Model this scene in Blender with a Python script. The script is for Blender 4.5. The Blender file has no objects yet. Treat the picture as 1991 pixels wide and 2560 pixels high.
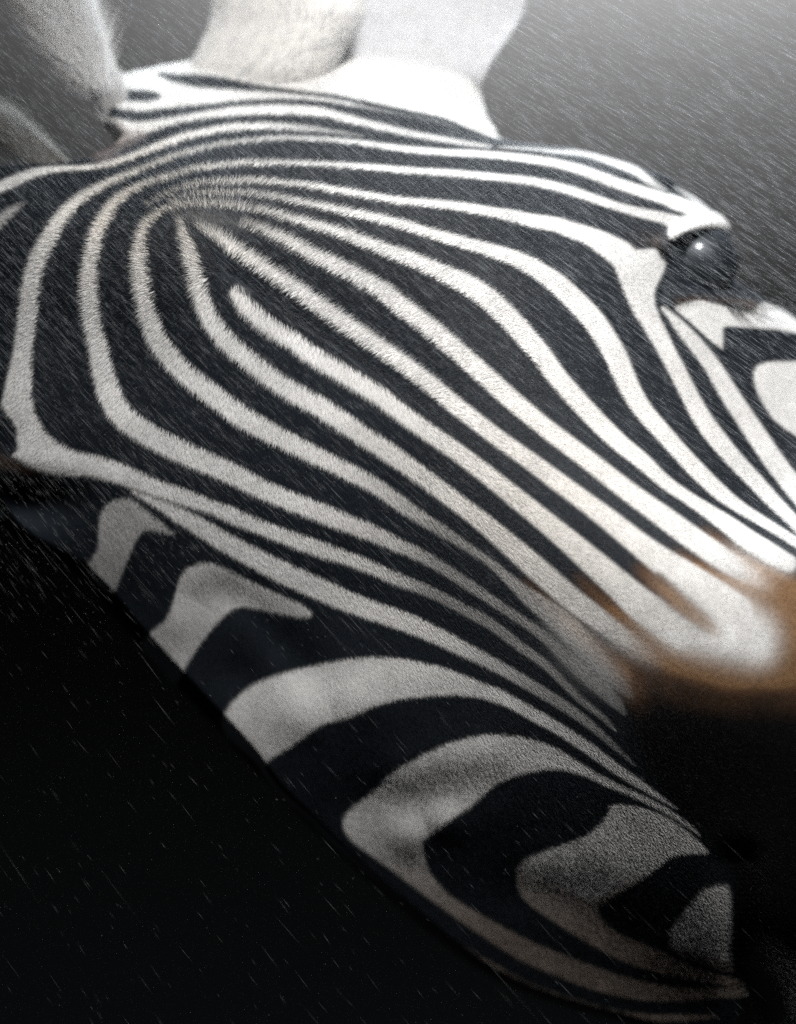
import bpy, math
import numpy as np
from mathutils import Vector

rng = np.random.default_rng(7)
sc = bpy.context.scene

# ------------------------------------------------------------------ frame of the picture
W, H = 1991.0, 2560.0            # photograph, pixels
S = 0.28 / W                     # metres per photograph pixel at the face
DC = 1.5                         # camera to face, metres
Z0 = 1.45                        # height of the lens above ground


def at(px, py, d):
    """point that stands d photograph-pixels in front of the face plane, seen at (px, py)"""
    px = np.asarray(px, float); py = np.asarray(py, float); d = np.asarray(d, float)
    k = (DC - d * S) / DC
    return np.stack([(px - W / 2) * S * k, -d * S + 0 * px, Z0 + (H / 2 - py) * S * k], -1)


# ------------------------------------------------------------------ camera
cam = bpy.data.cameras.new('camera')
cam.sensor_fit = 'HORIZONTAL'
cam.sensor_width = 36.0
cam.lens = 36.0 * DC / 0.28
cam.clip_start = 0.01
cam.clip_end = 50.0
cam.dof.use_dof = True
cam.dof.focus_distance = DC - 30 * S
cam.dof.aperture_fstop = 3.1
cam_o = bpy.data.objects.new('camera', cam)
sc.collection.objects.link(cam_o)
cam_o.location = (0, -DC, Z0)
cam_o.rotation_euler = (math.radians(90), 0, 0)
sc.camera = cam_o

# ------------------------------------------------------------------ world and lamps
world = bpy.data.worlds.new('World')
sc.world = world
world.use_nodes = True
bg = world.node_tree.nodes['Background']
bg.inputs['Color'].default_value = (0.55, 0.62, 0.75, 1)
bg.inputs['Strength'].default_value = 0.006


def lamp(name, kind, energy, loc, target, color=(1, 1, 1), size=0.2, **kw):
    l = bpy.data.lights.new(name, kind)
    l.energy = energy
    l.color = color
    if kind == 'AREA':
        l.shape = 'DISK'
        l.size = size
    else:
        l.shadow_soft_size = size
    for k, v in kw.items():
        setattr(l, k, v)
    o = bpy.data.objects.new(name, l)
    sc.collection.objects.link(o)
    o.location = loc
    o.rotation_euler = (Vector(target) - Vector(loc)).to_track_quat('-Z', 'Y').to_euler()
    return o


lamp('key_lamp', 'SPOT', 141.0, (0.22, -1.02, Z0 + 1.06), (0.030, 0.0, Z0 + 0.090), (1.0, 0.99, 0.98), 0.10,
     spot_size=math.radians(22.2), spot_blend=1.0)
lamp('top_lamp', 'AREA', 5.4, (0.06, 0.18, Z0 + 0.50), (0.01, 0.02, Z0 + 0.10), (0.84, 0.93, 1.0), 0.24)
lamp('backdrop_lamp', 'AREA', 15.5, (0.34, 1.30, Z0 + 0.72), (0.31, 1.6, Z0 + 0.60), (1, 1, 1), 0.9,
     shape='RECTANGLE', size_y=0.04, spread=math.radians(88))

sc.view_settings.view_transform = 'Standard'
sc.view_settings.look = 'None'
sc.view_settings.exposure = 0.0
sc.view_settings.gamma = 1.0
sc.view_settings.use_curve_mapping = False
sc.cycles.use_denoising = False
sc.cycles.max_bounces = 6
sc.cycles.diffuse_bounces = 3
sc.cycles.transparent_max_bounces = 24
sc.cycles_curves.shape = 'RIBBONS'

# ------------------------------------------------------------------ helpers: materials


def new_mat(name):
    m = bpy.data.materials.new(name)
    m.use_nodes = True
    nt = m.node_tree
    return m, nt, nt.nodes['Principled BSDF']


def attr_mat(name, attr, rough=0.55, spec=0.35, sheen=0.0):
    m, nt, b = new_mat(name)
    a = nt.nodes.new('ShaderNodeAttribute')
    a.attribute_name = attr
    nt.links.new(a.outputs['Color'], b.inputs['Base Color'])
    b.inputs['Roughness'].default_value = rough
    b.inputs['Specular IOR Level'].default_value = spec
    if sheen:
        b.inputs['Sheen Weight'].default_value = sheen
        b.inputs['Sheen Roughness'].default_value = 0.4
    return m


# ------------------------------------------------------------------ helpers: curves
def catmull(pts, step=6.0):
    p = np.asarray(pts, float)
    if len(p) < 3:
        return p
    q = np.vstack([2 * p[0] - p[1], p, 2 * p[-1] - p[-2]])
    out = []
    for i in range(len(p) - 1):
        a, b, c, d = q[i], q[i + 1], q[i + 2], q[i + 3]
        n = max(2, int(np.hypot(*(c - b)[:2]) / step))
        t = np.linspace(0, 1, n, endpoint=False)[:, None]
        out.append(0.5 * (2 * b + (c - a) * t + (2 * a - 5 * b + 4 * c - d) * t ** 2 + (3 * b - a - 3 * c + d) * t ** 3))
    out.append(p[-1:])
    return np.vstack(out)


def smooth01(x):
    x = np.clip(x, 0, 1)
    return x * x * (3 - 2 * x)


# ------------------------------------------------------------------ coat pattern of the zebra
# laid out over the hide in photograph pixels, then carried as a colour of the skin and of each hair
GX0, GY0, GS = -260.0, 60.0, 2.0
GW, GH = 1420, 1400
gx = GX0 + GS * np.arange(GW)
gy = GY0 + GS * np.arange(GH)
white = np.zeros((GH, GW), np.float32)


def window(x0, y0, x1, y1):
    i0 = int(np.clip((x0 - GX0) / GS, 0, GW)); i1 = int(np.clip((x1 - GX0) / GS + 2, 0, GW))
    j0 = int(np.clip((y0 - GY0) / GS, 0, GH)); j1 = int(np.clip((y1 - GY0) / GS + 2, 0, GH))
    if i1 <= i0 or j1 <= j0:
        return None
    return slice(j0, j1), slice(i0, i1), gx[None, i0:i1], gy[j0:j1, None]


def put(field, ws, val, mode):
    if mode == 'max':
        field[ws] = np.maximum(field[ws], val)
    else:
        field[ws] = np.minimum(field[ws], 1 - val)


def stroke(field, pts, soft=5.0, mode='max'):
    p = [tuple(q) + (1.0,) * (4 - len(q)) for q in pts]
    c = catmull(p, 8.0)
    for a, b in zip(c[:-1], c[1:]):
        r = max(a[2], b[2]) / 2 + soft + 4
        w = window(min(a[0], b[0]) - r, min(a[1], b[1]) - r, max(a[0], b[0]) + r, max(a[1], b[1]) + r)
        if w is None:
            continue
        jy, ix, X, Y = w
        dx, dy = b[0] - a[0], b[1] - a[1]
        t = np.clip(((X - a[0]) * dx + (Y - a[1]) * dy) / max(dx * dx + dy * dy, 1e-6), 0, 1)
        d = np.hypot(X - a[0] - t * dx, Y - a[1] - t * dy)
        wd = (a[2] + (b[2] - a[2]) * t) / 2
        al = np.clip(a[3] + (b[3] - a[3]) * t, 0, 1)
        s = np.minimum(soft, np.maximum(wd * 0.9, 2.0))
        put(field, (jy, ix), al * smooth01((wd - d) / (2 * s) + 0.5), mode)


def poly_sdf(pts, X, Y):
    p = np.asarray(pts, float)
    d2 = np.full(np.broadcast(X, Y).shape, 1e12)
    ins = np.zeros(d2.shape, bool)
    for a, b in zip(p, np.roll(p, -1, 0)):
        dx, dy = b - a
        t = np.clip(((X - a[0]) * dx + (Y - a[1]) * dy) / max(dx * dx + dy * dy, 1e-6), 0, 1)
        d2 = np.minimum(d2, (X - a[0] - t * dx) ** 2 + (Y - a[1] - t * dy) ** 2)
        if dy != 0:
            ins ^= ((a[1] > Y) != (b[1] > Y)) & (X < a[0] + (Y - a[1]) * dx / dy)
    d = np.sqrt(d2)
    return np.where(ins, d, -d)


def closed(pts, n=5):
    p = np.asarray(pts, float)
    q = np.vstack([p[-1:], p, p[:2]])
    out = []
    for i in range(len(p)):
        a, b, c, d = q[i], q[i + 1], q[i + 2], q[i + 3]
        t = np.linspace(0, 1, n, endpoint=False)[:, None]
        m1, m2 = (c - a) * 0.35, (d - b) * 0.35
        h1 = 2 * t ** 3 - 3 * t ** 2 + 1; h2 = t ** 3 - 2 * t ** 2 + t; h3 = -2 * t ** 3 + 3 * t ** 2; h4 = t ** 3 - t ** 2
        out.append(h1 * b + h2 * m1 + h3 * c + h4 * m2)
    return np.vstack(out)


def patch(field, pts, soft=5.0, alpha=1.0, mode='max', n=3):
    p = closed(pts, n)
    r = soft + 4
    w = window(p[:, 0].min() - r, p[:, 1].min() - r, p[:, 0].max() + r, p[:, 1].max() + r)
    if w is None:
        return
    jy, ix, X, Y = w
    put(field, (jy, ix), alpha * smooth01(poly_sdf(p, X, Y) / (2 * soft) + 0.5), mode)


# --- pale crown behind the forehead, with its dark bars
patch(white, [(150, 120), (300, 100), (600, 80), (1000, 80), (1300, 120), (1230, 270), (1262, 340), (1200, 338), (1100, 305),
              (1000, 284), (906, 270), (818, 258), (700, 256), (600, 262), (500, 272), (424, 280), (353, 290), (300, 282), (262, 262), (215, 232)], 6)
stroke(white, [(262, 330, 46), (300, 332, 56), (350, 322, 40), (400, 311, 26), (440, 302, 20), (500, 291, 20), (600, 281, 22), (700, 277, 24),
               (800, 283, 23), (860, 297, 19), (940, 316, 17, .9), (1030, 336, 15, .85), (1100, 348, 14, .8), (1160, 358, 12, .7), (1220, 366, 9, .6)], 6)
stroke(white, [(219, 217, 8), (240, 222, 14), (265, 230, 22), (318, 240, 30), (371, 243, 28), (395, 243, 16), (402, 242, 6)], 6, 'min')
stroke(white, [(400, 188, 12), (440, 198, 22), (490, 205, 32), (540, 210, 34), (600, 218, 24), (650, 224, 16), (700, 230, 12), (780, 238, 11),
               (850, 247, 13), (920, 263, 15), (1000, 280, 15), (1100, 301, 15), (1176, 330, 14), (1240, 352, 10)], 6, 'min')
stroke(white, [(235, 252, 8), (270, 272, 18), (300, 286, 24), (353, 294, 28), (424, 286, 26), (500, 275, 20), (600, 262, 15), (700, 257, 15), (800, 263, 18),
               (880, 280, 24), (940, 295, 25), (1030, 314, 20), (1100, 328, 17), (1160, 342, 14), (1220, 355, 10)], 6, 'min')
# --- stripes that arch over the forehead, from the outermost one inwards
stroke(white, [(-60, 500, 28), (0, 470, 26), (50, 448, 26), (100, 431, 21), (150, 423, 15), (220, 421, 12), (265, 414, 12), (318, 400, 14), (388, 373, 17), (459, 347, 17),
               (530, 330, 15), (600, 321, 16), (680, 319, 16, .9), (760, 324, 13, .7), (830, 331, 10, .45), (900, 342, 8, .2)], 5)
stroke(white, [(1745, 530, 36), (1674, 501, 30), (1603, 478, 28), (1532, 455, 27), (1462, 428, 24), (1391, 409, 22), (1318, 397, 20), (1247, 389, 18), (1176, 384, 17), (1106, 381, 16),
               (1030, 375, 16), (960, 367, 14, .95), (890, 357, 13, .85), (800, 350, 11, .8), (710, 348, 10, .75), (640, 353, 10, .7), (553, 364, 10, .65), (500, 377, 10, .65), (459, 388, 11, .7), (406, 406, 12, .7),
               (353, 427, 13, .75), (318, 442, 15, .8), (265, 463, 19, .85), (212, 494, 25, .9), (177, 523, 30), (150, 556, 34), (130, 590, 38), (110, 626, 41), (92, 670, 44), (81, 720, 46), (74, 775, 46),
               (67, 830, 46), (60, 880, 47), (54, 924, 56), (48, 965, 66), (44, 1000, 68)], 5)
patch(white, [(78, 990), (88, 1025), (110, 1067), (134, 1095), (184, 1124), (247, 1138), (318, 1162), (388, 1194), (459, 1219), (530, 1247), (600, 1275),
              (600, 1314), (530, 1283), (459, 1261), (388, 1237), (335, 1219), (283, 1201), (212, 1187), (141, 1185), (81, 1166), (53, 1148), (32, 1136), (46, 1122), (44, 1099), (42, 1064), (11, 1021), (10, 990)], 5)
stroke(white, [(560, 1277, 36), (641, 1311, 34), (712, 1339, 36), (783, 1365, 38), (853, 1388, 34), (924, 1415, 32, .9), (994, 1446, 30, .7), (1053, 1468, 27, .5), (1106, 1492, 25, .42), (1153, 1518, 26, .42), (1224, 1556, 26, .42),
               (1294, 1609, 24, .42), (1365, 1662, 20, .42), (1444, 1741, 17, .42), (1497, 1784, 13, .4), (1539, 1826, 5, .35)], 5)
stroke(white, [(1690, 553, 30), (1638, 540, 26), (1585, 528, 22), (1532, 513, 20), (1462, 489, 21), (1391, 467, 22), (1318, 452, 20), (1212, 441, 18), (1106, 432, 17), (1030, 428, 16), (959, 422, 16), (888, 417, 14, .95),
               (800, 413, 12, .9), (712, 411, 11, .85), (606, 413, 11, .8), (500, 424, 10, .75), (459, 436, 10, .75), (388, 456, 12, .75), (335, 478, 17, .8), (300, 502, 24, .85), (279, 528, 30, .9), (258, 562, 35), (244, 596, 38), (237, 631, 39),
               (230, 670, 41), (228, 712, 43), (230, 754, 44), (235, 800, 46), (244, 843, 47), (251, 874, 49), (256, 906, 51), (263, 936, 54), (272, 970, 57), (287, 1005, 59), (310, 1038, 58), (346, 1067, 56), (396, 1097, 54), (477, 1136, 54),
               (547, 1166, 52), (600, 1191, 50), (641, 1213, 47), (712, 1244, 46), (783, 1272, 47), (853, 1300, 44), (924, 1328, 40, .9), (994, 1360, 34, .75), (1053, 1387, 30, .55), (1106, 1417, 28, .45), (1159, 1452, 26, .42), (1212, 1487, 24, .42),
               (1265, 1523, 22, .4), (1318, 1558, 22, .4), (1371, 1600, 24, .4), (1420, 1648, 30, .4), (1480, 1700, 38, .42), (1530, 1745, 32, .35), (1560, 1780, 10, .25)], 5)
stroke(white, [(370, 515, 6, .5), (440, 482, 8, .6), (500, 464, 9, .7), (606, 456, 10, .75), (677, 459, 11, .8), (765, 466, 13, .9), (836, 477, 15), (924, 491, 17), (1000, 503, 18), (1071, 509, 20), (1141, 516, 22), (1212, 528, 25), (1282, 540, 29),
               (1335, 553, 34), (1391, 562, 36), (1440, 580, 40)], 5)
patch(white, [(1391, 546), (1462, 564), (1515, 581), (1568, 606), (1589, 624), (1617, 622), (1642, 624), (1652, 645), (1663, 656), (1659, 677), (1645, 705), (1635, 730), (1638, 765), (1649, 800),
              (1600, 805), (1578, 769), (1561, 733), (1546, 694), (1532, 663), (1497, 634), (1444, 599), (1391, 574)], 5)
stroke(white, [(1600, 750, 56), (1620, 790, 50), (1643, 833, 46), (1668, 880, 42), (1692, 925, 42), (1712, 965, 42), (1735, 1010, 44), (1762, 1055, 46), (1797, 1102, 46), (1838, 1150, 42), (1885, 1200, 40), (1936, 1255, 36), (1985, 1305, 30), (2060, 1390, 28)], 5)
stroke(white, [(430, 507, 6, .5), (500, 491, 8, .65), (606, 488, 9, .7), (677, 495, 11, .8), (765, 512, 15, .9), (836, 526, 18), (924, 544, 22), (1000, 562, 24), (1071, 583, 25), (1141, 603, 28), (1212, 623, 32), (1282, 645, 38), (1335, 671, 43), (1388, 706, 50),
               (1438, 752, 53), (1480, 797, 54), (1512, 842, 54), (1537, 886, 55), (1556, 930, 53), (1577, 975, 50), (1610, 1028, 46), (1654, 1078, 43), (1700, 1130, 42), (1750, 1183, 42), (1800, 1230, 38), (1850, 1268, 30), (1921, 1312, 25), (1991, 1356, 25), (2060, 1400, 24)], 5)
# --- the stripe that rings the whorl: left limb, arch, right limb
stroke(white, [(1970, 1408, 44), (1920, 1380, 50), (1868, 1348, 50), (1822, 1313, 44), (1769, 1277, 36), (1709, 1237, 31), (1656, 1199, 34), (1603, 1150, 40), (1550, 1108, 44), (1497, 1057, 46), (1445, 1002, 47), (1391, 940, 48), (1353, 888, 50), (1318, 848, 52), (1282, 808, 53),
               (1247, 773, 53), (1212, 742, 52), (1159, 709, 48), (1106, 685, 42), (1053, 661, 37), (1000, 640, 35), (959, 626, 32), (906, 606, 29), (853, 586, 26), (783, 566, 22), (719, 549, 18, .95), (677, 536, 15, .85), (624, 525, 12, .75), (571, 518, 11, .65), (494, 516, 11, .6),
               (424, 526, 12, .65), (388, 545, 16, .75), (367, 573, 23, .85), (358, 607, 29, .95), (355, 648, 35), (357, 684, 39), (364, 726, 42), (371, 765, 45), (381, 800, 47), (392, 832, 49), (406, 860, 50), (424, 885, 50), (447, 912, 49), (477, 940, 48), (523, 976, 50),
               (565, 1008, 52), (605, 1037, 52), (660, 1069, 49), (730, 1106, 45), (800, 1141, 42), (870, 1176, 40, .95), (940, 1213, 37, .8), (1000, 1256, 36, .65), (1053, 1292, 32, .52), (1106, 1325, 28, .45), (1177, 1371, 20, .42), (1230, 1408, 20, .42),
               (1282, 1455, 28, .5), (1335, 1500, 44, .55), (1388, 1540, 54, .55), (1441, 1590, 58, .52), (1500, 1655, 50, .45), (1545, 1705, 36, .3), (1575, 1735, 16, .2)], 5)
# --- inside the whorl
stroke(white, [(455, 556, 14, .6), (462, 580, 20, .75), (470, 602, 26, .85), (484, 641, 34), (494, 677, 37), (501, 712, 39), (509, 747, 41), (523, 783, 43), (544, 818, 44), (572, 851, 45), (624, 896, 46), (685, 945, 46), (747, 984, 47), (800, 1013, 49), (839, 1039, 49), (906, 1085, 46),
               (970, 1127, 46), (1030, 1170, 44), (1071, 1200, 43), (1141, 1253, 43), (1212, 1308, 46), (1282, 1368, 52), (1353, 1430, 56), (1424, 1492, 56), (1494, 1545, 52, .95), (1550, 1588, 46, .8), (1600, 1625, 36, .5), (1645, 1655, 20, .25)], 6)
stroke(white, [(590, 727, 28), (602, 740, 36), (624, 768, 39), (677, 811, 41), (730, 845, 42), (783, 885, 42), (836, 917, 44), (889, 949, 44), (942, 982, 44), (1000, 1026, 43), (1071, 1079, 42), (1141, 1128, 42), (1212, 1182, 44), (1282, 1238, 47), (1353, 1295, 50), (1424, 1354, 56),
               (1494, 1415, 64), (1547, 1462, 70), (1600, 1510, 80), (1655, 1550, 84), (1700, 1590, 70)], 6)
stroke(white, [(500, 570, 14, .5), (525, 584, 20, .65), (553, 603, 26, .8), (588, 631, 31, .95), (641, 666, 35), (694, 701, 37), (747, 735, 39), (800, 772, 41), (853, 808, 42), (906, 843, 42), (959, 879, 42), (1012, 915, 42), (1065, 955, 42), (1123, 1002, 42), (1176, 1043, 41), (1247, 1097, 41),
               (1318, 1147, 42), (1388, 1199, 45), (1459, 1251, 47), (1530, 1305, 52), (1583, 1348, 56), (1640, 1392, 64), (1710, 1440, 76), (1780, 1490, 90), (1840, 1530, 90)], 6)
stroke(white, [(600, 561, 10, .5), (640, 575, 18, .75), (677, 590, 24, .9), (719, 609, 30), (765, 634, 34), (818, 659, 36), (871, 684, 38), (924, 712, 41), (977, 746, 44), (1000, 766, 46), (1071, 820, 46), (1141, 878, 46), (1212, 940, 46), (1279, 1000, 46), (1344, 1054, 45), (1415, 1108, 45),
               (1486, 1162, 46), (1556, 1217, 48), (1603, 1252, 50), (1674, 1303, 54), (1744, 1354, 56), (1815, 1402, 54, .9), (1870, 1436, 46, .6), (1920, 1465, 30, .25)], 6)
stroke(white, [(450, 548, 22, .12), (500, 550, 30, .12), (560, 562, 30, .08), (620, 578, 24, .04)], 16)
# --- pale muzzle patch
patch(white, [(1700, 1500), (1790, 1470), (1868, 1508), (1912, 1535), (1938, 1574), (1940, 1622), (1925, 1652), (1885, 1662), (1797, 1645), (1727, 1628), (1665, 1596), (1600, 1530)], 40)
stroke(white, [(1640, 1455, 50), (1700, 1508, 46), (1760, 1555, 36), (1800, 1588, 12)], 10, 'min')
# --- below the near side of the face
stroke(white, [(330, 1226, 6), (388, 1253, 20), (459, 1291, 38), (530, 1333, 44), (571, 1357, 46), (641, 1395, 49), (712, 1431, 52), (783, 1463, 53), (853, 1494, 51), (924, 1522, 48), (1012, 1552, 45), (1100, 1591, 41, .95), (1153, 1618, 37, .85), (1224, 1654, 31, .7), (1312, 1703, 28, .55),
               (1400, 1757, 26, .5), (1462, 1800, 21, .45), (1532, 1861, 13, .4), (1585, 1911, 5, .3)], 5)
patch(white, [(244, 1371), (247, 1318), (251, 1283), (268, 1258), (304, 1244), (325, 1244), (357, 1265), (388, 1293), (424, 1321), (438, 1334), (417, 1330), (381, 1323), (357, 1325), (343, 1343), (325, 1381), (307, 1424), (290, 1466), (272, 1484), (226, 1441), (215, 1417)], 5, .62)
patch(white, [(449, 1445), (466, 1420), (487, 1410), (512, 1404), (540, 1410), (588, 1431), (659, 1466), (712, 1491), (754, 1509), (779, 1530), (775, 1540), (740, 1540), (694, 1530), (641, 1519), (606, 1514), (578, 1523), (546, 1551), (512, 1592), (484, 1631), (462, 1666), (445, 1698),
              (432, 1712), (410, 1690), (370, 1650), (350, 1612), (364, 1588), (388, 1571), (406, 1555), (424, 1530), (438, 1484)], 5, .8)
patch(white, [(554, 1793), (583, 1751), (636, 1708), (689, 1687), (759, 1668), (830, 1652), (900, 1643), (941, 1641), (1012, 1646), (1118, 1670), (1188, 1698), (1259, 1726), (1330, 1765), (1400, 1807), (1479, 1858), (1550, 1913), (1620, 1963), (1691, 2020),
              (1612, 1978), (1541, 1936), (1470, 1886), (1400, 1839), (1330, 1800), (1259, 1761), (1188, 1740), (1118, 1735), (1012, 1744), (941, 1761), (871, 1790), (830, 1800), (794, 1814), (724, 1864), (671, 1896), (657, 1918), (607, 1876), (565, 1838), (552, 1810)], 5)
patch(white, [(856, 2051), (871, 2023), (917, 1991), (977, 1931), (1047, 1892), (1118, 1857), (1188, 1839), (1241, 1834), (1294, 1839), (1347, 1853), (1400, 1874), (1462, 1914), (1532, 1953), (1603, 1985), (1674, 2024), (1727, 2063), (1748, 2087),
              (1727, 2073), (1674, 2038), (1620, 2010), (1568, 1985), (1515, 1964), (1462, 1939), (1400, 1922), (1347, 1924), (1294, 1934), (1241, 1956), (1206, 1984), (1171, 2016), (1118, 2051), (1083, 2076), (1054, 2100), (1055, 2121), (1072, 2180), (1125, 2238),
              (1205, 2287), (1291, 2335), (1373, 2372), (1456, 2405), (1538, 2434), (1621, 2456), (1703, 2469), (1806, 2469), (1860, 2465), (1868, 2489), (1785, 2494), (1703, 2500), (1621, 2500), (1538, 2487), (1456, 2463), (1373, 2430), (1291, 2393), (1205, 2337),
              (1113, 2274), (973, 2168), (885, 2105), (861, 2075)], 5)
patch(white, [(1291, 2166), (1316, 2141), (1373, 2121), (1435, 2100), (1476, 2080), (1509, 2047), (1526, 2014), (1546, 2009), (1600, 2016), (1662, 2040), (1715, 2075), (1748, 2104), (1769, 2131), (1724, 2133), (1682, 2139), (1654, 2158), (1612, 2191), (1538, 2236),
              (1493, 2265), (1501, 2290), (1522, 2318), (1559, 2339), (1621, 2364), (1674, 2388), (1724, 2412), (1785, 2433), (1835, 2444), (1852, 2448), (1862, 2464), (1806, 2461), (1744, 2450), (1662, 2434), (1600, 2417), (1538, 2393), (1476, 2360), (1415, 2323), (1353, 2281),
              (1316, 2253), (1293, 2220)], 5)
patch(white, [(1757, 2224), (1785, 2215), (1818, 2215), (1826, 2257), (1826, 2331), (1822, 2372), (1829, 2426), (1785, 2418), (1724, 2396), (1684, 2376), (1672, 2360), (1674, 2331), (1695, 2298), (1736, 2248)], 10, .8)
stroke(white, [(640, 1905, 8, .8), (656, 1922, 10), (688, 1966, 10), (724, 2001, 10), (777, 2047, 11), (823, 2093, 12), (973, 2227, 15), (1113, 2344, 18), (1200, 2400, 20), (1291, 2454, 22), (1373, 2487, 20), (1456, 2512, 18), (1538, 2533, 18),
               (1621, 2543, 17), (1703, 2543, 15), (1785, 2539, 9, .7)], 4)
patch(white, [(1900, 2350), (1960, 2380), (2060, 2480), (2080, 2620), (1960, 2620), (1890, 2480), (1870, 2400)], 40, .4)
# --- far eye, its lids and the side of the face beyond it
patch(white, [(1640, 487), (1674, 483), (1744, 508), (1765, 520), (1797, 534), (1818, 552), (1826, 571), (1818, 576), (1790, 569), (1744, 573), (1709, 583), (1684, 601), (1674, 596), (1667, 581), (1670, 567), (1652, 557), (1620, 539), (1691, 540), (1716, 535), (1674, 520)], 4)
stroke(white, [(1250, 368, 8, .5), (1330, 373, 8, .55), (1391, 379, 10, .7), (1462, 384, 14, .8), (1532, 406, 18, .9), (1585, 427, 19, .9), (1631, 458, 17, .8), (1662, 474, 8, .5)], 6)
stroke(white, [(1685, 466, 6, .5), (1727, 493, 9, .8), (1765, 522, 9, .9)], 4)
stroke(white, [(1658, 770, 9), (1690, 804, 24), (1728, 848, 36), (1758, 884, 38), (1784, 920, 41), (1824, 986, 46), (1877, 1066, 49), (1930, 1145, 50), (1965, 1192, 50), (2020, 1262, 48)], 5)
patch(white, [(1684, 767), (1719, 755), (1755, 751), (1808, 765), (1850, 776), (1885, 778), (1905, 755), (1942, 768), (2010, 810), (2010, 834), (1938, 822), (1868, 818), (1818, 815), (1806, 824), (1806, 873), (1762, 838), (1719, 799), (1695, 778)], 4, n=2)
patch(white, [(1885, 926), (1896, 912), (1921, 905), (1956, 903), (2040, 910), (2090, 1000), (2060, 1130), (1995, 1092), (1956, 1067), (1924, 1036), (1900, 993), (1884, 954)], 5)
stroke(white, [(-40, 590, 30, .6), (0, 556, 28, .6), (30, 529, 22, .55), (60, 510, 9, .4)], 8)

# --- brown tinge round the pale muzzle patch and at the stripe ends
GXX, GYY = np.meshgrid(gx, gy)
nose = poly_sdf([(1560, 1560), (1690, 1625), (1800, 1660), (1900, 1680), (2100, 1640), (2100, 1440), (1960, 1430), (1880, 1480), (1760, 1400), (1640, 1470)], GXX, GYY)
brown = smooth01((nose + 110) / 130).astype(np.float32)
bfield = np.zeros((GH, GW), np.float32)
for pts in ([(1540, 1640, 80, .2), (1700, 1710, 110, .22), (1850, 1730, 110, .22), (2000, 1725, 120, .22)],
            [(1440, 1440, 30, .2), (1500, 1500, 40, .6), (1560, 1560, 55, .9), (1640, 1618, 70), (1760, 1664, 76), (1880, 1684, 76), (1990, 1668, 90)],
            [(1600, 1420, 40, .3), (1680, 1490, 46, .75), (1740, 1540, 46, .9), (1800, 1585, 30, .9)],
            [(1690, 1390, 40, .3), (1770, 1440, 44, .8), (1850, 1480, 60), (1920, 1520, 80), (1970, 1600, 90)],
            [(1760, 1330, 36, .25), (1850, 1400, 40, .7), (1930, 1460, 70), (2000, 1520, 120)],
            [(1310, 1450, 24, .3), (1390, 1525, 30, .55), (1470, 1600, 40, .6), (1560, 1680, 60, .45), (1600, 1760, 70, .15)],
            [(1655, 590, 18, .25), (1650, 635, 20, .25)], [(1590, 600, 50, .08), (1640, 606, 30, .15)], [(1690, 762, 16, .5), (1780, 752, 20, .2), (1890, 770, 24, .3)],
            [(0, 1150, 40, .2), (80, 1180, 30, .2)]):
    stroke(bfield, pts, 55 if pts[-1][0] > 1700 and pts[0][1] > 900 else 30)
tan = np.zeros((GH, GW), np.float32)
stroke(tan, [(265, 385, 50, .6), (300, 358, 40, .7), (360, 340, 20, .5)], 20)
cream = np.exp(-(((GXX - 400) / 260) ** 2 + ((GYY - 500) / 170) ** 2)).astype(np.float32)
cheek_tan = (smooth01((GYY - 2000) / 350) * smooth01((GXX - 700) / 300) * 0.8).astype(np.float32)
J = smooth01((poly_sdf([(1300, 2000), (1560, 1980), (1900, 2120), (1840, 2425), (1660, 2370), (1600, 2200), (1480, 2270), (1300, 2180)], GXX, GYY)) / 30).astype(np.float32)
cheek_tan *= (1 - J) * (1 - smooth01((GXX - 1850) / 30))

# procedural mottling so that no stripe is one flat tone
def vnoise(shape, cell, seed):
    r = np.random.default_rng(seed)
    h, w = shape
    g = r.random((h // cell + 3, w // cell + 3)).astype(np.float32)
    yy = np.arange(h) / cell; xx = np.arange(w) / cell
    y0 = yy.astype(int); x0 = xx.astype(int)
    fy = smooth01(yy - y0)[:, None]; fx = smooth01(xx - x0)[None]
    return (g[y0][:, x0] * (1 - fy) * (1 - fx) + g[y0][:, x0 + 1] * (1 - fy) * fx + g[y0 + 1][:, x0] * fy * (1 - fx) + g[y0 + 1][:, x0 + 1] * fy * fx)

mott = 0.5 * vnoise((GH, GW), 40, 1) + 0.3 * vnoise((GH, GW), 14, 2) + 0.2 * vnoise((GH, GW), 5, 3)

# the stripe ends melt into the brown of the muzzle
def blur(f, r):
    for ax in (0, 1):
        p = np.concatenate([np.repeat(np.take(f, [0], ax), r, ax), f, np.repeat(np.take(f, [-1], ax), r + 1, ax)], ax)
        c = np.cumsum(p, axis=ax, dtype=np.float64)
        n = f.shape[ax]
        f = (np.take(c, np.arange(n) + 2 * r, ax) - np.take(np.concatenate([np.zeros_like(np.take(c, [0], ax)), c], ax), np.arange(n), ax)) / (2 * r)
    return f.astype(np.float32)

melt = np.zeros((GH, GW), np.float32)
for pts in ([(1380, 1560, 60, .5), (1470, 1640, 120, .9), (1580, 1650, 150), (1720, 1670, 130), (1880, 1690, 120), (1990, 1640, 140)],
            [(1990, 1640, 140), (1980, 1520, 140), (1900, 1440, 110, .9), (1800, 1390, 60, .5)],
            [(1640, 1450, 40, .3), (1740, 1535, 60, .8), (1810, 1590, 70)]):
    stroke(melt, pts, 60)
white = white + (blur(blur(white, 9), 9) - white) * np.clip(melt, 0, 1)
bfield = blur(bfield, 8) * 1.35

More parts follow.
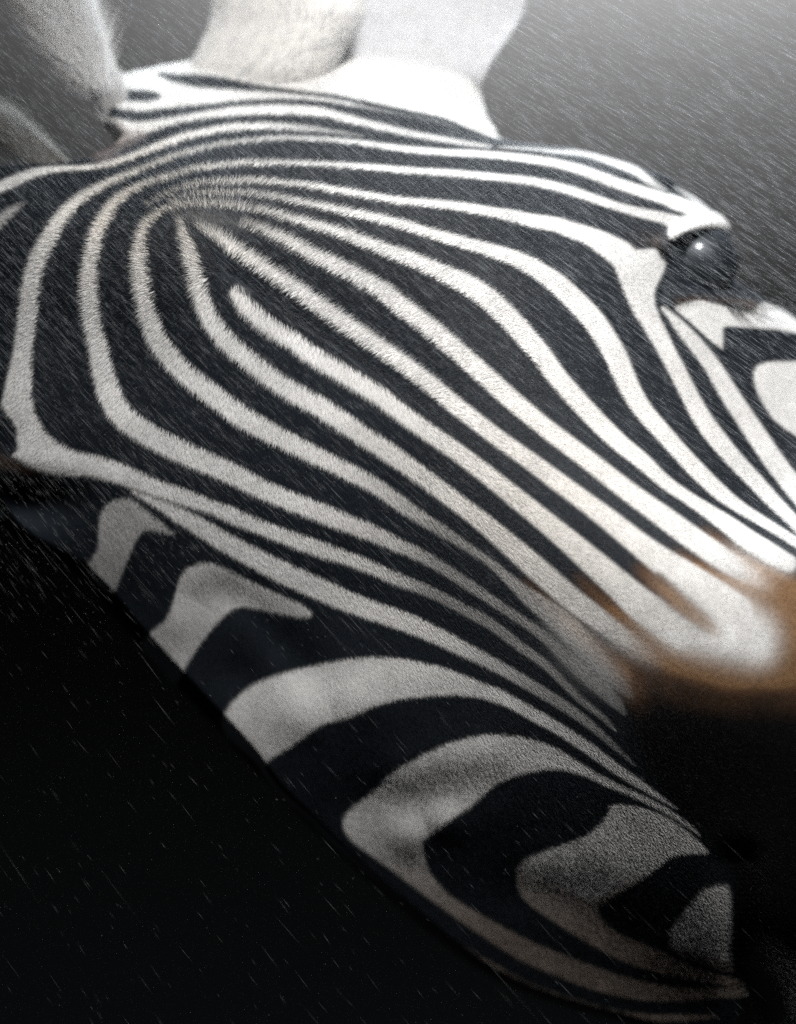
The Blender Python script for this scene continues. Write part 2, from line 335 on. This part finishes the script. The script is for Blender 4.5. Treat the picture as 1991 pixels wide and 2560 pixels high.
C_WHITE = np.array([0.80, 0.79, 0.772]); C_CREAM = np.array([0.66, 0.60, 0.52]); C_DARK = np.array([0.0115, 0.0155, 0.0215])
C_BROWN = np.array([0.12, 0.06, 0.028]); C_TAN = np.array([0.17, 0.11, 0.07]); C_GOLD = np.array([0.32, 0.18, 0.085]); C_PINK = np.array([0.30, 0.25, 0.235])
wcol = C_WHITE + (C_CREAM - C_WHITE) * np.maximum(cream * 0.8, 0.4 * np.exp(-(((GXX - 1350) / 420) ** 2 + ((GYY - 1280) / 330) ** 2)))[..., None]
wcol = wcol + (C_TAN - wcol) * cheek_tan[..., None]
muzzle = smooth01(poly_sdf([(1560, 1730), (1700, 1715), (2000, 1750), (2300, 1700), (2300, 2760), (1840, 2600), (1835, 2200), (1780, 2120), (1650, 1980), (1600, 1900)], GXX, GYY) / 60 + 0.5)
dcol = C_DARK * (1 - 0.85 * muzzle[..., None])
bf = np.clip(bfield * (0.7 + 0.6 * mott), 0, 1)[..., None]
dcol = dcol + (C_BROWN - dcol) * smooth01(bf * 1.6)
dcol = dcol + (C_GOLD - dcol) * smooth01((bf - 0.5) * 2.0) * 0.8
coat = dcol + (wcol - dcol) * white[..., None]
coat = coat + (C_PINK - coat) * tan[..., None]
coat *= (0.82 + 0.36 * mott)[..., None]
coat = coat.astype(np.float32)


def coat_at(px, py):
    fx = np.clip((px - GX0) / GS, 0, GW - 1.001); fy = np.clip((py - GY0) / GS, 0, GH - 1.001)
    i = fx.astype(int); j = fy.astype(int)
    u = (fx - i)[..., None]; v = (fy - j)[..., None]
    return coat[j, i] * (1 - u) * (1 - v) + coat[j, i + 1] * u * (1 - v) + coat[j + 1, i] * (1 - u) * v + coat[j + 1, i + 1] * u * v


# ------------------------------------------------------------------ shape of the head
# depth towards the lens (photograph pixels) at landmarks of the skull
LM = np.array([
    (500, 560, 40), (700, 560, 40), (350, 560, 20), (200, 560, -20), (0, 600, -80), (-150, 800, -170),
    (600, 420, -50), (900, 430, -50), (400, 430, -70), (600, 300, -180), (900, 330, -160), (300, 300, -270), (600, 180, -330), (1150, 250, -310),
    (1200, 450, -80), (1500, 480, -160), (1650, 560, -165), (1800, 560, -230), (1400, 420, -180),
    (900, 750, 75), (1200, 800, 65), (1450, 800, -15), (1600, 800, -90), (1800, 900, -170), (1980, 1000, -230), (1750, 680, -190),
    (150, 850, -25), (350, 850, 20), (600, 850, 65), (30, 1000, -55), (250, 1050, -20), (480, 942, 30),
    (900, 1050, 90), (1200, 1150, 130), (1500, 1100, 85), (1750, 1150, 0), (1950, 1250, -60), (1000, 1230, 75), (1250, 1350, 120),
    (500, 1213, -30), (640, 1300, -20), (800, 1200, 45),
    (1500, 1350, 195), (1700, 1450, 245), (1850, 1550, 265), (1950, 1400, 190), (2100, 1500, 180), (1450, 1500, 170), (1600, 1630, 200),
    (100, 1250, -110), (300, 1300, -105), (400, 1450, -150), (500, 1431, -115), (500, 1600, -195), (300, 1500, -215), (712, 1431, -50), (700, 1600, -125),
    (900, 1350, 25), (900, 1500, -30), (900, 1700, -95), (900, 1850, -160), (900, 2050, -285), (650, 1780, -215),
    (1200, 1400, 95), (1200, 1600, 30), (1200, 1800, -45), (1200, 1950, -115), (1200, 2200, -270),
    (1450, 1700, 115), (1450, 1900, 25), (1450, 2050, -55), (1450, 2300, -220),
    (1700, 1700, 235), (1700, 1900, 140), (1700, 2100, 30), (1700, 2300, -95), (1700, 2500, -250),
    (1850, 1800, 235), (1900, 2000, 150), (1950, 2300, 30), (2100, 1900, 200), (2200, 2300, 0), (2000, 2560, -160),
], float)
LMs = LM[:, :2] / 1000.0


def _U(r2):
    return np.where(r2 > 1e-12, r2 * np.log(np.maximum(r2, 1e-12)), 0.0)


_n = len(LM)
_K = _U(((LMs[:, None] - LMs[None]) ** 2).sum(-1)) + np.eye(_n) * 0.012
_P = np.hstack([np.ones((_n, 1)), LMs])
_A = np.block([[_K, _P], [_P.T, np.zeros((3, 3))]])
_c = np.linalg.solve(_A, np.concatenate([LM[:, 2], np.zeros(3)]))


def ridge(x, y, pts, sig, amp):
    c = catmull([p + (0,) for p in pts], 12)
    d2 = np.full(x.shape, 1e9)
    for q in c:
        d2 = np.minimum(d2, (x - q[0]) ** 2 + (y - q[1]) ** 2)
    return amp * np.exp(-d2 / (2 * sig * sig))


def base_depth(x, y):
    x = np.asarray(x, float); y = np.asarray(y, float)
    sh = x.shape
    X = x.ravel() / 1000; Y = y.ravel() / 1000
    out = _c[_n] + _c[_n + 1] * X + _c[_n + 2] * Y
    for k in range(_n):
        out = out + _c[k] * _U((X - LMs[k, 0]) ** 2 + (Y - LMs[k, 1]) ** 2)
    return out.reshape(sh)


def front_depth(x, y):
    d = base_depth(x, y)
    # far eye: brow, socket, lower lid
    d = d + ridge(x, y, [(1662, 612), (1690, 588), (1750, 563), (1815, 556)], 13, 30)
    d = d - 70 * np.exp(-(((x - 1765) / 80) ** 2 + ((y - 665) / 62) ** 2))
    d = d + ridge(x, y, [(1680, 752), (1740, 742), (1820, 758), (1900, 762)], 13, 18)
    # near eye
    d = d + ridge(x, y, [(-30, 1160), (60, 1150), (160, 1168), (260, 1195)], 26, 4)
    d = d - 45 * np.exp(-(((x - 60) / 130) ** 2 + ((y - 1265) / 60) ** 2))
    # folds of skin and muscle over the cheek
    d = d + ridge(x, y, [(930, 2000), (1080, 1985), (1230, 1960)], 42, -5) + ridge(x, y, [(1000, 1925), (1100, 1900), (1200, 1880)], 42, 5)
    d = d + ridge(x, y, [(1020, 2095), (1120, 2060)], 34, 10) + ridge(x, y, [(560, 1480), (640, 1530), (700, 1600)], 34, -9)
    d = d + ridge(x, y, [(600, 1690), (760, 1660)], 40, -9) + ridge(x, y, [(760, 1800), (900, 1760)], 46, 8) + ridge(x, y, [(1300, 2230), (1420, 2260), (1560, 2330)], 44, -5)
    d = d + ridge(x, y, [(1380, 2150), (1500, 2140)], 46, 4) + ridge(x, y, [(520, 1440), (450, 1560)], 40, 6)
    d = d + ridge(x, y, [(1846, 2160), (1850, 2300), (1860, 2440), (1910, 2560)], 34, -26)
    return d


ROWS = [  # outline of the head: near side, (bow of the middle), far side
    ((210, 214), (0, -70), (1196, 196)), ((226, 240), (0, -66), (1206, 250)), ((258, 300), (0, -40), (1236, 318)), ((262, 375), (0, -20), (1300, 356)), ((150, 409), (0, -6), (1440, 374)), ((20, 412), (0, 0), (1590, 414)),
    ((-100, 500), (0, 0), (1715, 480)), ((-165, 720), (0, 0), (1822, 560)), ((-160, 960), (0, 0), (1815, 640)), ((-90, 1170), (0, 0), (1850, 705)), ((18, 1324), (0, 0), (1925, 752)),
    ((178, 1424), (0, 0), (1995, 803)), ((322, 1584), (0, 0), (2090, 890)), ((505, 1782), (0, 0), (2200, 1030)), ((740, 2030), (0, 0), (2290, 1220)), ((982, 2254), (0, 0), (2350, 1440)),
    ((1258, 2456), (0, 0), (2390, 1700)), ((1550, 2552), (0, 0), (2410, 2000)), ((1800, 2600), (0, 0), (2400, 2300)), ((2050, 2640), (0, 0), (2380, 2560)),
]
NR, NF, NB = 620, 560, 40
rk = np.array([[*a, *b, *c] for a, b, c in ROWS], float)
rp = np.hstack([rk[:, :2], rk[:, 4:], rk[:, 2:4]])
seg = np.hypot(*(np.diff((rk[:, :2] + rk[:, 4:]) / 2, axis=0)).T)
par = np.concatenate([[0], np.cumsum(np.maximum(seg, 25))])
q = np.linspace(0, par[-1], NR)


def pchip_like(xk, yk, x):
    m = np.gradient(yk, xk, axis=0)
    i = np.clip(np.searchsorted(xk, x, side='right') - 1, 0, len(xk) - 2)
    h = (xk[i + 1] - xk[i])[:, None]
    t = ((x - xk[i])[:, None]) / h
    return ((2 * t ** 3 - 3 * t ** 2 + 1) * yk[i] + (t ** 3 - 2 * t ** 2 + t) * h * m[i] + (-2 * t ** 3 + 3 * t ** 2) * yk[i + 1] + (t ** 3 - t ** 2) * h * m[i + 1])


rr = pchip_like(par, rk, q)
Lr, Br, Rr_ = rr[:, :2], rr[:, 2:4], rr[:, 4:]


def sheet(n):
    u = np.linspace(0, 1, n)
    t = 0.55 * u + 0.45 * (0.5 - 0.5 * np.cos(np.pi * u))
    t = t[None, :, None]
    P = Lr[:, None] * (1 - t) + Rr_[:, None] * t + Br[:, None] * (4 * t * (1 - t))
    px, py = P[..., 0], P[..., 1]
    span = np.hypot(*(Rr_ - Lr).T)[:, None]
    e = np.minimum(t[..., 0], 1 - t[..., 0]) * span
    low = smooth01((py - 2000) / 300)
    Rn = np.where(t[..., 0] < 0.5, 46.0 - 16.0 * smooth01((py - 1850) / 120), 150.0)
    f1 = 1 - np.clip(e / Rn, 0, 1)
    f2 = 1 - np.clip((q[:, None]) / 150.0, 0, 1)
    f3 = 1 - np.clip((par[-1] - q[:, None]) / 160.0, 0, 1)
    g = np.sqrt(np.clip(1 - f1 ** 2, 0, 1)) * np.sqrt(np.clip(1 - f2 ** 2, 0, 1)) * np.sqrt(np.clip(1 - f3 ** 2, 0, 1))
    return px, py, g


pxf, pyf, gf = sheet(NF)
df = front_depth(pxf, pyf)
df = (df - 190) + 190 * gf
pxb, pyb, gb = sheet(NB)
db = (base_depth(pxb, pyb) - 190) - 420 * gb
PF = at(pxf, pyf, df)
PB = at(pxb, pyb, db)[:, 1:-1][:, ::-1]
ring = np.concatenate([PF, PB], 1)
NCOL = ring.shape[1]
body_v = ring.reshape(-1, 3)
body_px = np.concatenate([np.stack([pxf, pyf], -1), np.stack([pxb, pyb], -1)[:, 1:-1][:, ::-1]], 1).reshape(-1, 2)
ii, jj = np.meshgrid(np.arange(NR - 1), np.arange(NCOL), indexing='ij')
jn = (jj + 1) % NCOL
body_f = np.stack([ii * NCOL + jj, (ii + 1) * NCOL + jj, (ii + 1) * NCOL + jn, ii * NCOL + jn], -1).reshape(-1, 4)
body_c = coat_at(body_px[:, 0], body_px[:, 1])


# ------------------------------------------------------------------ ears (part of the same skin)
def ear(section, levels, nu=90, nv=90, thick=14.0):
    """section: C-shaped cut (x, depth) about the ear's middle; levels: (y, middle x, scale, depth shift)"""
    s = catmull([p + (0,) for p in section], 5)[:, :2]
    L = np.concatenate([[0], np.cumsum(np.hypot(*np.diff(s, axis=0).T))])
    u = np.linspace(0, L[-1], nu)
    s = np.stack([np.interp(u, L, s[:, 0]), np.interp(u, L, s[:, 1])], -1)
    lv = np.array(levels, float)
    v = np.linspace(0, 1, nv)
    k = np.linspace(0, 1, len(lv))
    lv = pchip_like(k, lv, v)
    outs = []
    tx = np.gradient(s, axis=0)
    nrm = np.stack([tx[:, 1], -tx[:, 0]], -1)
    nrm /= np.linalg.norm(nrm, axis=1)[:, None]
    rim = np.sin(np.pi * np.clip(np.linspace(0, 1, nu), 0, 1)) ** 0.3
    for side in (1, -1):
        c = s + side * nrm * (thick * rim)[:, None] / 2
        X = lv[:, 1:2] + lv[:, 2:3] * c[None, :, 0]
        D = lv[:, 3:4] + lv[:, 2:3] * c[None, :, 1]
        Y = np.repeat(lv[:, 0:1], nu, 1) + 0.12 * np.abs(c[None, :, 0]) * lv[:, 2:3] * 0
        outs.append((X, Y, D))
    return outs, nu, nv


def ear_mesh(outs, nu, nv, col_out, col_in, side_in):
    V, F, Cc, base = [], [], [], 0
    i, j = np.meshgrid(np.arange(nv - 1), np.arange(nu - 1), indexing='ij')
    for k, (X, Y, D) in enumerate(outs):
        V.append(at(X, Y, D).reshape(-1, 3))
        f = np.stack([i * nu + j, i * nu + j + 1, (i + 1) * nu + j + 1, (i + 1) * nu + j], -1).reshape(-1, 4) + base
        F.append(f if k == 0 else f[:, ::-1])
        c = np.tile(np.array(col_in if k == side_in else col_out), (nu * nv, 1))
        Cc.append(c * (0.9 + 0.15 * rng.random((nu * nv, 1))))
        base += nu * nv
    a = np.arange(nv - 1) * nu
    for e in (0, nu - 1):
        F.append(np.stack([a + e, a + nu + e, a + nu + e + nu * nv, a + e + nu * nv], -1))
    return np.vstack(V), np.vstack(F), np.vstack(Cc)


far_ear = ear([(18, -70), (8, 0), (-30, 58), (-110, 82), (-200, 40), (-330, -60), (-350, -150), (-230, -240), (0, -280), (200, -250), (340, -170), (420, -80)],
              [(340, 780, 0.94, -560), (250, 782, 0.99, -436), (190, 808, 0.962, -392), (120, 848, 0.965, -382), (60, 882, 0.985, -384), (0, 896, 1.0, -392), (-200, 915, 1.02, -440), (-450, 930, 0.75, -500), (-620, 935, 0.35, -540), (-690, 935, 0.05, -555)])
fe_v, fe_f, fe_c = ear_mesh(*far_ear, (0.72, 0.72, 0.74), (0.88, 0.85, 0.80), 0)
near_ear = ear([(-70, -90), (-96, -30), (-60, 22), (0, 36), (60, 22), (96, -30), (70, -90)],
               [(330, 300, 0.30, -350), (235, 276, 0.34, -345), (150, 256, 0.20, -370), (60, 226, 0.20, -395), (0, 200, 0.22, -410), (-200, 90, 0.6, -450), (-450, -60, 0.7, -520), (-640, -130, 0.1, -560)], 60, 80, 10)
ne_v, ne_f, ne_c = ear_mesh(*near_ear, (0.74, 0.73, 0.73), (0.74, 0.73, 0.73), 1)

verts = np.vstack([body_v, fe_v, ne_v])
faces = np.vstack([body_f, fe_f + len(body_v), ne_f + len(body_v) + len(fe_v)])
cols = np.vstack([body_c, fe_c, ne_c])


def mesh_from(name, v, f, col=None, attr='coat'):
    me = bpy.data.meshes.new(name)
    me.vertices.add(len(v))
    me.vertices.foreach_set('co', np.ascontiguousarray(v, np.float32).ravel())
    n = f.shape[1]
    me.loops.add(f.size)
    me.loops.foreach_set('vertex_index', np.ascontiguousarray(f, np.int32).ravel())
    me.polygons.add(len(f))
    me.polygons.foreach_set('loop_start', np.arange(0, f.size, n, dtype=np.int32))
    me.polygons.foreach_set('loop_total', np.full(len(f), n, np.int32))
    me.update(calc_edges=True)
    me.polygons.foreach_set('use_smooth', np.ones(len(f), bool))
    if col is not None:
        a = me.attributes.new(attr, 'FLOAT_COLOR', 'POINT')
        a.data.foreach_set('color', np.hstack([col, np.ones((len(col), 1))]).astype(np.float32).ravel())
    return me


def link(name, data, parent=None, label=None, cat=None, kind=None, mat=None, group=None):
    o = bpy.data.objects.new(name, data)
    sc.collection.objects.link(o)
    if parent is not None:
        o.parent = parent
    if mat is not None:
        data.materials.append(mat)
    if label: o['label'] = label
    if cat: o['category'] = cat
    if kind: o['kind'] = kind
    if group: o['group'] = group
    return o


# ------------------------------------------------------------------ backdrop
def backdrop():
    m, nt, b = new_mat('backdrop_grey_paint')
    tc = nt.nodes.new('ShaderNodeTexCoord')
    mp = nt.nodes.new('ShaderNodeMapping')
    mp.inputs['Rotation'].default_value = (0, math.radians(-35), 0)
    mp.inputs['Scale'].default_value = (6, 6, 420)
    nz = nt.nodes.new('ShaderNodeTexNoise')
    nz.inputs['Scale'].default_value = 1.0
    nz.inputs['Detail'].default_value = 4.0
    rp_ = nt.nodes.new('ShaderNodeValToRGB')
    rp_.color_ramp.elements[0].position = 0.3
    rp_.color_ramp.elements[0].color = (0.055, 0.055, 0.056, 1)
    rp_.color_ramp.elements[1].position = 0.7
    rp_.color_ramp.elements[1].color = (0.085, 0.085, 0.085, 1)
    nt.links.new(tc.outputs['Object'], mp.inputs['Vector'])
    nt.links.new(mp.outputs['Vector'], nz.inputs['Vector'])
    nt.links.new(nz.outputs['Fac'], rp_.inputs['Fac'])
    nt.links.new(rp_.outputs['Color'], b.inputs['Base Color'])
    b.inputs['Roughness'].default_value = 0.8
    v = np.array([(-1.2, 1.6, Z0 - 1.4), (1.2, 1.6, Z0 - 1.4), (1.2, 1.6, Z0 + 1.0), (-1.2, 1.6, Z0 + 1.0)])
    me = mesh_from('backdrop', v, np.array([[0, 1, 2, 3]]))
    link('backdrop', me, kind='structure', mat=m)


backdrop()

# ------------------------------------------------------------------ zebra
zebra = bpy.data.objects.new('zebra', None)
sc.collection.objects.link(zebra)
zebra['label'] = 'zebra head with black and white stripes, brown muzzle and pale ears, seen from the front'
zebra['category'] = 'zebra'
skin_mat = attr_mat('zebra_skin', 'coat', 0.65, 0.25)
fur_mat = attr_mat('zebra_fur', 'coat', 0.5, 0.45)
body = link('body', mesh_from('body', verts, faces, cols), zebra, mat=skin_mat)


def hairs(name, roots, dirs, norms, length, color, rad, parent, mat, lift=0.25, kind='stuff', npt=4, bend=0.5):
    n = len(roots)
    hc = bpy.data.hair_curves.new(name)
    hc.add_curves([npt] * n)
    t = np.linspace(0, 1, npt)[None, :, None]
    ln = length[:, None, None]
    lf = lift[:, None, None] if isinstance(lift, np.ndarray) else lift
    pos = roots[:, None] + ln * (dirs[:, None] * t + norms[:, None] * lf * (t - bend * t * t))
    hc.attributes['position'].data.foreach_set('vector', pos.astype(np.float32).ravel())
    r = hc.attributes.get('radius') or hc.attributes.new('radius', 'FLOAT', 'POINT')
    prof = (1 - 0.85 * np.linspace(0, 1, npt) ** 1.5)[None]
    r.data.foreach_set('value', (rad[:, None] * prof).astype(np.float32).ravel())
    a = hc.attributes.new('coat', 'FLOAT_COLOR', 'CURVE')
    a.data.foreach_set('color', np.hstack([color, np.ones((n, 1))]).astype(np.float32).ravel())
    return link(name, hc, parent, kind=kind, mat=mat)


def unit(v):
    return v / np.maximum(np.linalg.norm(v, axis=-1, keepdims=True), 1e-9)


# fur over the front of the head
N_FUR = 560000
gu = np.gradient(PF, axis=1); gv = np.gradient(PF, axis=0)
NRM = unit(np.cross(gu, gv))
NRM = np.where((NRM[..., 1:2] > 0) & (gf[..., None] > 0.2), -NRM, NRM)
area = np.linalg.norm(np.cross(gu, gv), axis=-1)
inside = (pxf > -120) & (pxf < 2110) & (pyf > 60) & (pyf < 2680)
eye_hole = ((pxf - 1770) / 95) ** 2 + ((pyf - 665) / 72) ** 2 < 1
eye_hole |= ((pxf - 40) / 120) ** 2 + ((pyf - 1265) / 62) ** 2 < 1
wgt = np.where(inside & ~eye_hole, area, 0)[:-1, :-1].ravel()
cum = np.cumsum(wgt)
pick = np.searchsorted(cum, rng.random(N_FUR) * cum[-1])
pi_, pj_ = np.divmod(pick, NF - 1)
a_, b_ = rng.random(N_FUR), rng.random(N_FUR)


def bil(G):
    a = a_[:, None] if G.ndim == 3 else a_
    b = b_[:, None] if G.ndim == 3 else b_
    return G[pi_, pj_] * (1 - a) * (1 - b) + G[pi_ + 1, pj_] * a * (1 - b) + G[pi_, pj_ + 1] * (1 - a) * b + G[pi_ + 1, pj_ + 1] * a * b


hp = bil(PF); hn = unit(bil(NRM)); hx = bil(pxf); hy = bil(pyf)
# the hair parts along a line down the forehead and lies away from it
PA, PB_ = np.array([560.0, 678.0]), np.array([1056.0, 1012.0])
ab = PB_ - PA
tt = np.clip(((hx - PA[0]) * ab[0] + (hy - PA[1]) * ab[1]) / (ab @ ab), 0, 1)
rx, ry = hx - PA[0] - tt * ab[0], hy - PA[1] - tt * ab[1]
pl = np.maximum(np.hypot(rx, ry), 1)
rl = np.maximum(np.hypot(hx - 520, hy - 560), 1)
sft = np.clip(pl / 30, 0.25, 1)
al = 0.30 + 0.5 * np.clip((rl - 250) / 900, 0, 1)
al = al * np.clip(0.5 + tt * 3, 0, 1)
fx = rx / pl * sft + 0.80 * al; fy = ry / pl * sft + 0.60 * al
fl = np.hypot(fx, fy); fx /= fl; fy /= fl
jit = rng.normal(0, 0.16, N_FUR) + 0.35 * np.exp(-(rl / 90) ** 2) * rng.normal(0, 1, N_FUR)
fx, fy = fx * np.cos(jit) - fy * np.sin(jit), fx * np.sin(jit) + fy * np.cos(jit)
flow = np.stack([fx, np.zeros_like(fx), -fy], -1)
flow = unit(flow - hn * (flow * hn).sum(-1, keepdims=True))
ln = (10 + 11 * np.exp(-(rl / 520) ** 2) + 3 * np.exp(-(rl / 150) ** 2)) * (0.7 + 0.6 * rng.random(N_FUR)) * S
ln *= np.where((hx > 1350) & (hy > 560) & (rl > 700), 0.8, 1.0)
hc_ = coat_at(hx, hy) * (1 + rng.normal(0, 0.08, (N_FUR, 1)))
hc_ = np.clip(hc_, 0.003, 0.92)
hairs('fur', hp, flow, hn, ln, hc_, rng.uniform(0.06, 0.10, N_FUR) * 1e-3, zebra, fur_mat, lift=rng.uniform(0.06, 0.28, N_FUR) * (1 - 0.6 * smooth01((hy - 0.25 * hx - 1150) / 250)))


# fur on the ears
def ear_fur(name, outs, n, color, length, seed):
    r = np.random.default_rng(seed)
    P, Nn, A = [], [], []
    for k, (X, Y, D) in enumerate(outs[0]):
        p = at(X, Y, D)
        P.append(p)
    mid = (P[0] + P[1]) / 2
    rt, nm, dr = [], [], []
    for k in (0, 1):
        p = P[k]
        nn_ = unit(p - mid + 1e-9)
        up = unit(np.gradient(p, axis=0))
        i = r.integers(0, p.shape[0] - 1, n // 2); j = r.integers(0, p.shape[1] - 1, n // 2)
        a, b = r.random(n // 2)[:, None], r.random(n // 2)[:, None]
        rt.append(p[i, j] * (1 - a) * (1 - b) + p[i + 1, j] * a * (1 - b) + p[i, j + 1] * (1 - a) * b + p[i + 1, j + 1] * a * b)
        nm.append(nn_[i, j]); dr.append(up[i, j])
    rt, nm, dr = np.vstack(rt), np.vstack(nm), np.vstack(dr)
    m = len(rt)
    dr = unit(dr + r.normal(0, 0.12, (m, 3)))
    hairs(name, rt, dr, nm, length * (0.6 + 0.8 * r.random(m)) * S, np.clip(np.array(color) * (1 + r.normal(0, 0.1, (m, 1))), 0, .92),
          r.uniform(0.06, 0.1, m) * 1e-3, zebra, fur_mat, lift=r.uniform(0.05, 0.25, m))


ear_fur('ear_hair', far_ear, 40000, (0.77, 0.77, 0.775), 24, 3)
ear_fur('ear_hair', near_ear, 12000, (0.74, 0.73, 0.72), 50, 4)

# wisps of long hair on the near ear
nw = 17000
tw = rng.random(nw) * 1.35
uw = 1 - rng.random(nw) ** 1.5
xl, xr = 205 - 150 * tw, 262 - 58 * tw
cl = rng.integers(0, 60, nw)
cu, cd = rng.random(60), rng.normal(0, 0.34, 60)
uw = np.clip(0.45 * uw + 0.55 * cu[cl], 0, 1)
root = at(xl + (xr - xl) * uw + rng.normal(0, 13, nw), 225 - 215 * tw + rng.normal(0, 10, nw), -315 - 50 * tw - 30 * (1 - uw) + rng.normal(0, 8, nw))
md = unit(np.stack([-0.58 + 0.36 * uw + cd[cl] + rng.normal(0, 0.10, nw), 0.05 + 0 * tw, 0.80 + rng.normal(0, 0.10, nw)], -1))
wc = np.array([0.42, 0.395, 0.37]) + (np.array([0.9, 0.89, 0.88]) - np.array([0.42, 0.395, 0.37])) * smooth01(uw * 2.2)[:, None]
hairs('ear_tuft', root, md, np.tile([0, 0, 1.0], (nw, 1)), (40 + 80 * rng.random(nw) + 120 * rng.random(nw) ** 6) * S, np.clip(wc * (1 + rng.normal(0, .1, (nw, 1))), .01, .9),
      np.full(nw, 0.075e-3), zebra, fur_mat, lift=0.1)

# tuft of mane behind the near ear
nm_ = 5000
t_ = rng.random(nm_)
root = at(150 + 50 * rng.random(nm_) - 200 * t_ * 0.2, 425 + 14 * rng.random(nm_), -330 - 90 * rng.random(nm_))
md = unit(np.stack([-0.80 + rng.normal(0, 0.07, nm_), 0.25 + 0 * t_, 0.60 + rng.normal(0, 0.07, nm_)], -1))
hairs('mane', root, md, np.tile([0, 0, 1.0], (nm_, 1)), (150 + 150 * rng.random(nm_)) * S, np.clip(np.array([0.20, 0.195, 0.18]) * (1 + rng.normal(0, .25, (nm_, 1))), .01, .9),
      np.full(nm_, 0.1e-3), zebra, fur_mat, lift=0.1)

# lashes under the far eye
nl = 46
tl = rng.random(nl)
lx = 1800 + 118 * tl; ly = 752 + 14 * np.sin(tl * 3) + rng.normal(0, 3, nl)
root = at(lx, ly, front_depth(lx, ly) - 20)
md = unit(np.stack([0.9 + rng.normal(0, .15, nl), -0.35 + 0 * tl, -0.28 + rng.normal(0, .2, nl)], -1))
hairs('eyelashes', root, md, np.tile([0, 0, 1.0], (nl, 1)), (50 + 60 * rng.random(nl)) * S, np.tile([0.02, 0.018, 0.016], (nl, 1)), np.full(nl, 0.09e-3), zebra, fur_mat, lift=-0.12, kind=None, npt=6)


# eyes
def eye(px, py, rx_, ry_, rd, d, rough, spec):
    m, nt, b = new_mat('eye_cornea')
    b.inputs['Base Color'].default_value = (0.017, 0.019, 0.022, 1)
    b.inputs['Roughness'].default_value = rough
    b.inputs['Specular IOR Level'].default_value = spec
    b.inputs['Coat Weight'].default_value = 0.35 * (rough < 0.5)
    b.inputs['Coat Roughness'].default_value = 0.1
    b.inputs['Coat Tint'].default_value = (0.7, 0.85, 1.0, 1)
    nu, nv = 64, 40
    u = np.linspace(0, 2 * np.pi, nu, endpoint=False)
    v = np.linspace(0, np.pi, nv)
    U_, V_ = np.meshgrid(u, v)
    X = px + rx_ * np.sin(V_) * np.cos(U_)
    Y = py + ry_ * np.sin(V_) * np.sin(U_)
    D = d + rd * np.cos(V_)
    i, j = np.meshgrid(np.arange(nv - 1), np.arange(nu), indexing='ij')
    f = np.stack([i * nu + j, i * nu + (j + 1) % nu, (i + 1) * nu + (j + 1) % nu, (i + 1) * nu + j], -1).reshape(-1, 4)
    return link('eye', mesh_from('eye', at(X, Y, D).reshape(-1, 3), f), zebra, mat=m)


eye(1748, 655, 100, 92, 70, float(base_depth(np.array([1752.]), np.array([657.]))[0]) - 96, 0.45, 0.45)
eye(30, 1262, 84, 50, 40, float(base_depth(np.array([60.]), np.array([1262.]))[0]) - 108, 0.6, 0.1)


# ------------------------------------------------------------------ fine rain blown across the head
def rain():
    m, nt, b = new_mat('rain_water')
    b.inputs['Base Color'].default_value = (0.85, 0.87, 0.9, 1)
    b.inputs['Roughness'].default_value = 0.25
    b.inputs['Alpha'].default_value = 0.095
    n = 100000
    r = np.random.default_rng(21)
    px = r.uniform(-150, 2140, n); py = r.uniform(-150, 2710, n)
    keep = r.random(n) > 0.985 * smooth01((py - 650) / 1050)
    px, py = px[keep], py[keep]
    n = len(px)
    d = r.uniform(-60, 200, n)
    c = at(px, py, d)
    vp = at(-3477, -2963, 0.0)
    ax = unit(np.array([vp[0], 0, vp[2]]) - np.array([0, -DC, Z0]))
    ax = np.tile(ax, (n, 1)) + r.normal(0, 0.02, (n, 3))
    ax = unit(ax)
    ln_ = np.exp(r.normal(math.log(40), 0.7, n)) * S / 0.58
    rad = np.exp(r.normal(math.log(0.30), 0.3, n)) * S
    blob = r.random(n) < 0.12
    ln_[blob] = r.uniform(3, 9, blob.sum()) * S
    rad[blob] = r.uniform(0.6, 1.5, blob.sum()) * S
    e1 = unit(np.cross(ax, np.array([0, 1.0, 0]))); e2 = np.cross(ax, e1)
    ang = np.arange(4) * np.pi / 2
    ringv = (c[:, None] + rad[:, None, None] * (np.cos(ang)[None, :, None] * e1[:, None] + np.sin(ang)[None, :, None] * e2[:, None]))
    V = np.concatenate([(c + ax * ln_[:, None] / 2)[:, None], (c - ax * ln_[:, None] / 2)[:, None], ringv], 1).reshape(-1, 3)
    f = np.array([[0, 2, 3], [0, 3, 4], [0, 4, 5], [0, 5, 2], [1, 3, 2], [1, 4, 3], [1, 5, 4], [1, 2, 5]])
    F = (f[None] + 6 * np.arange(n)[:, None, None]).reshape(-1, 3)
    link('rain', mesh_from('rain', V, F), label='fine streaks of rain blown slantwise across the whole scene', cat='rain', kind='stuff', mat=m)


rain()
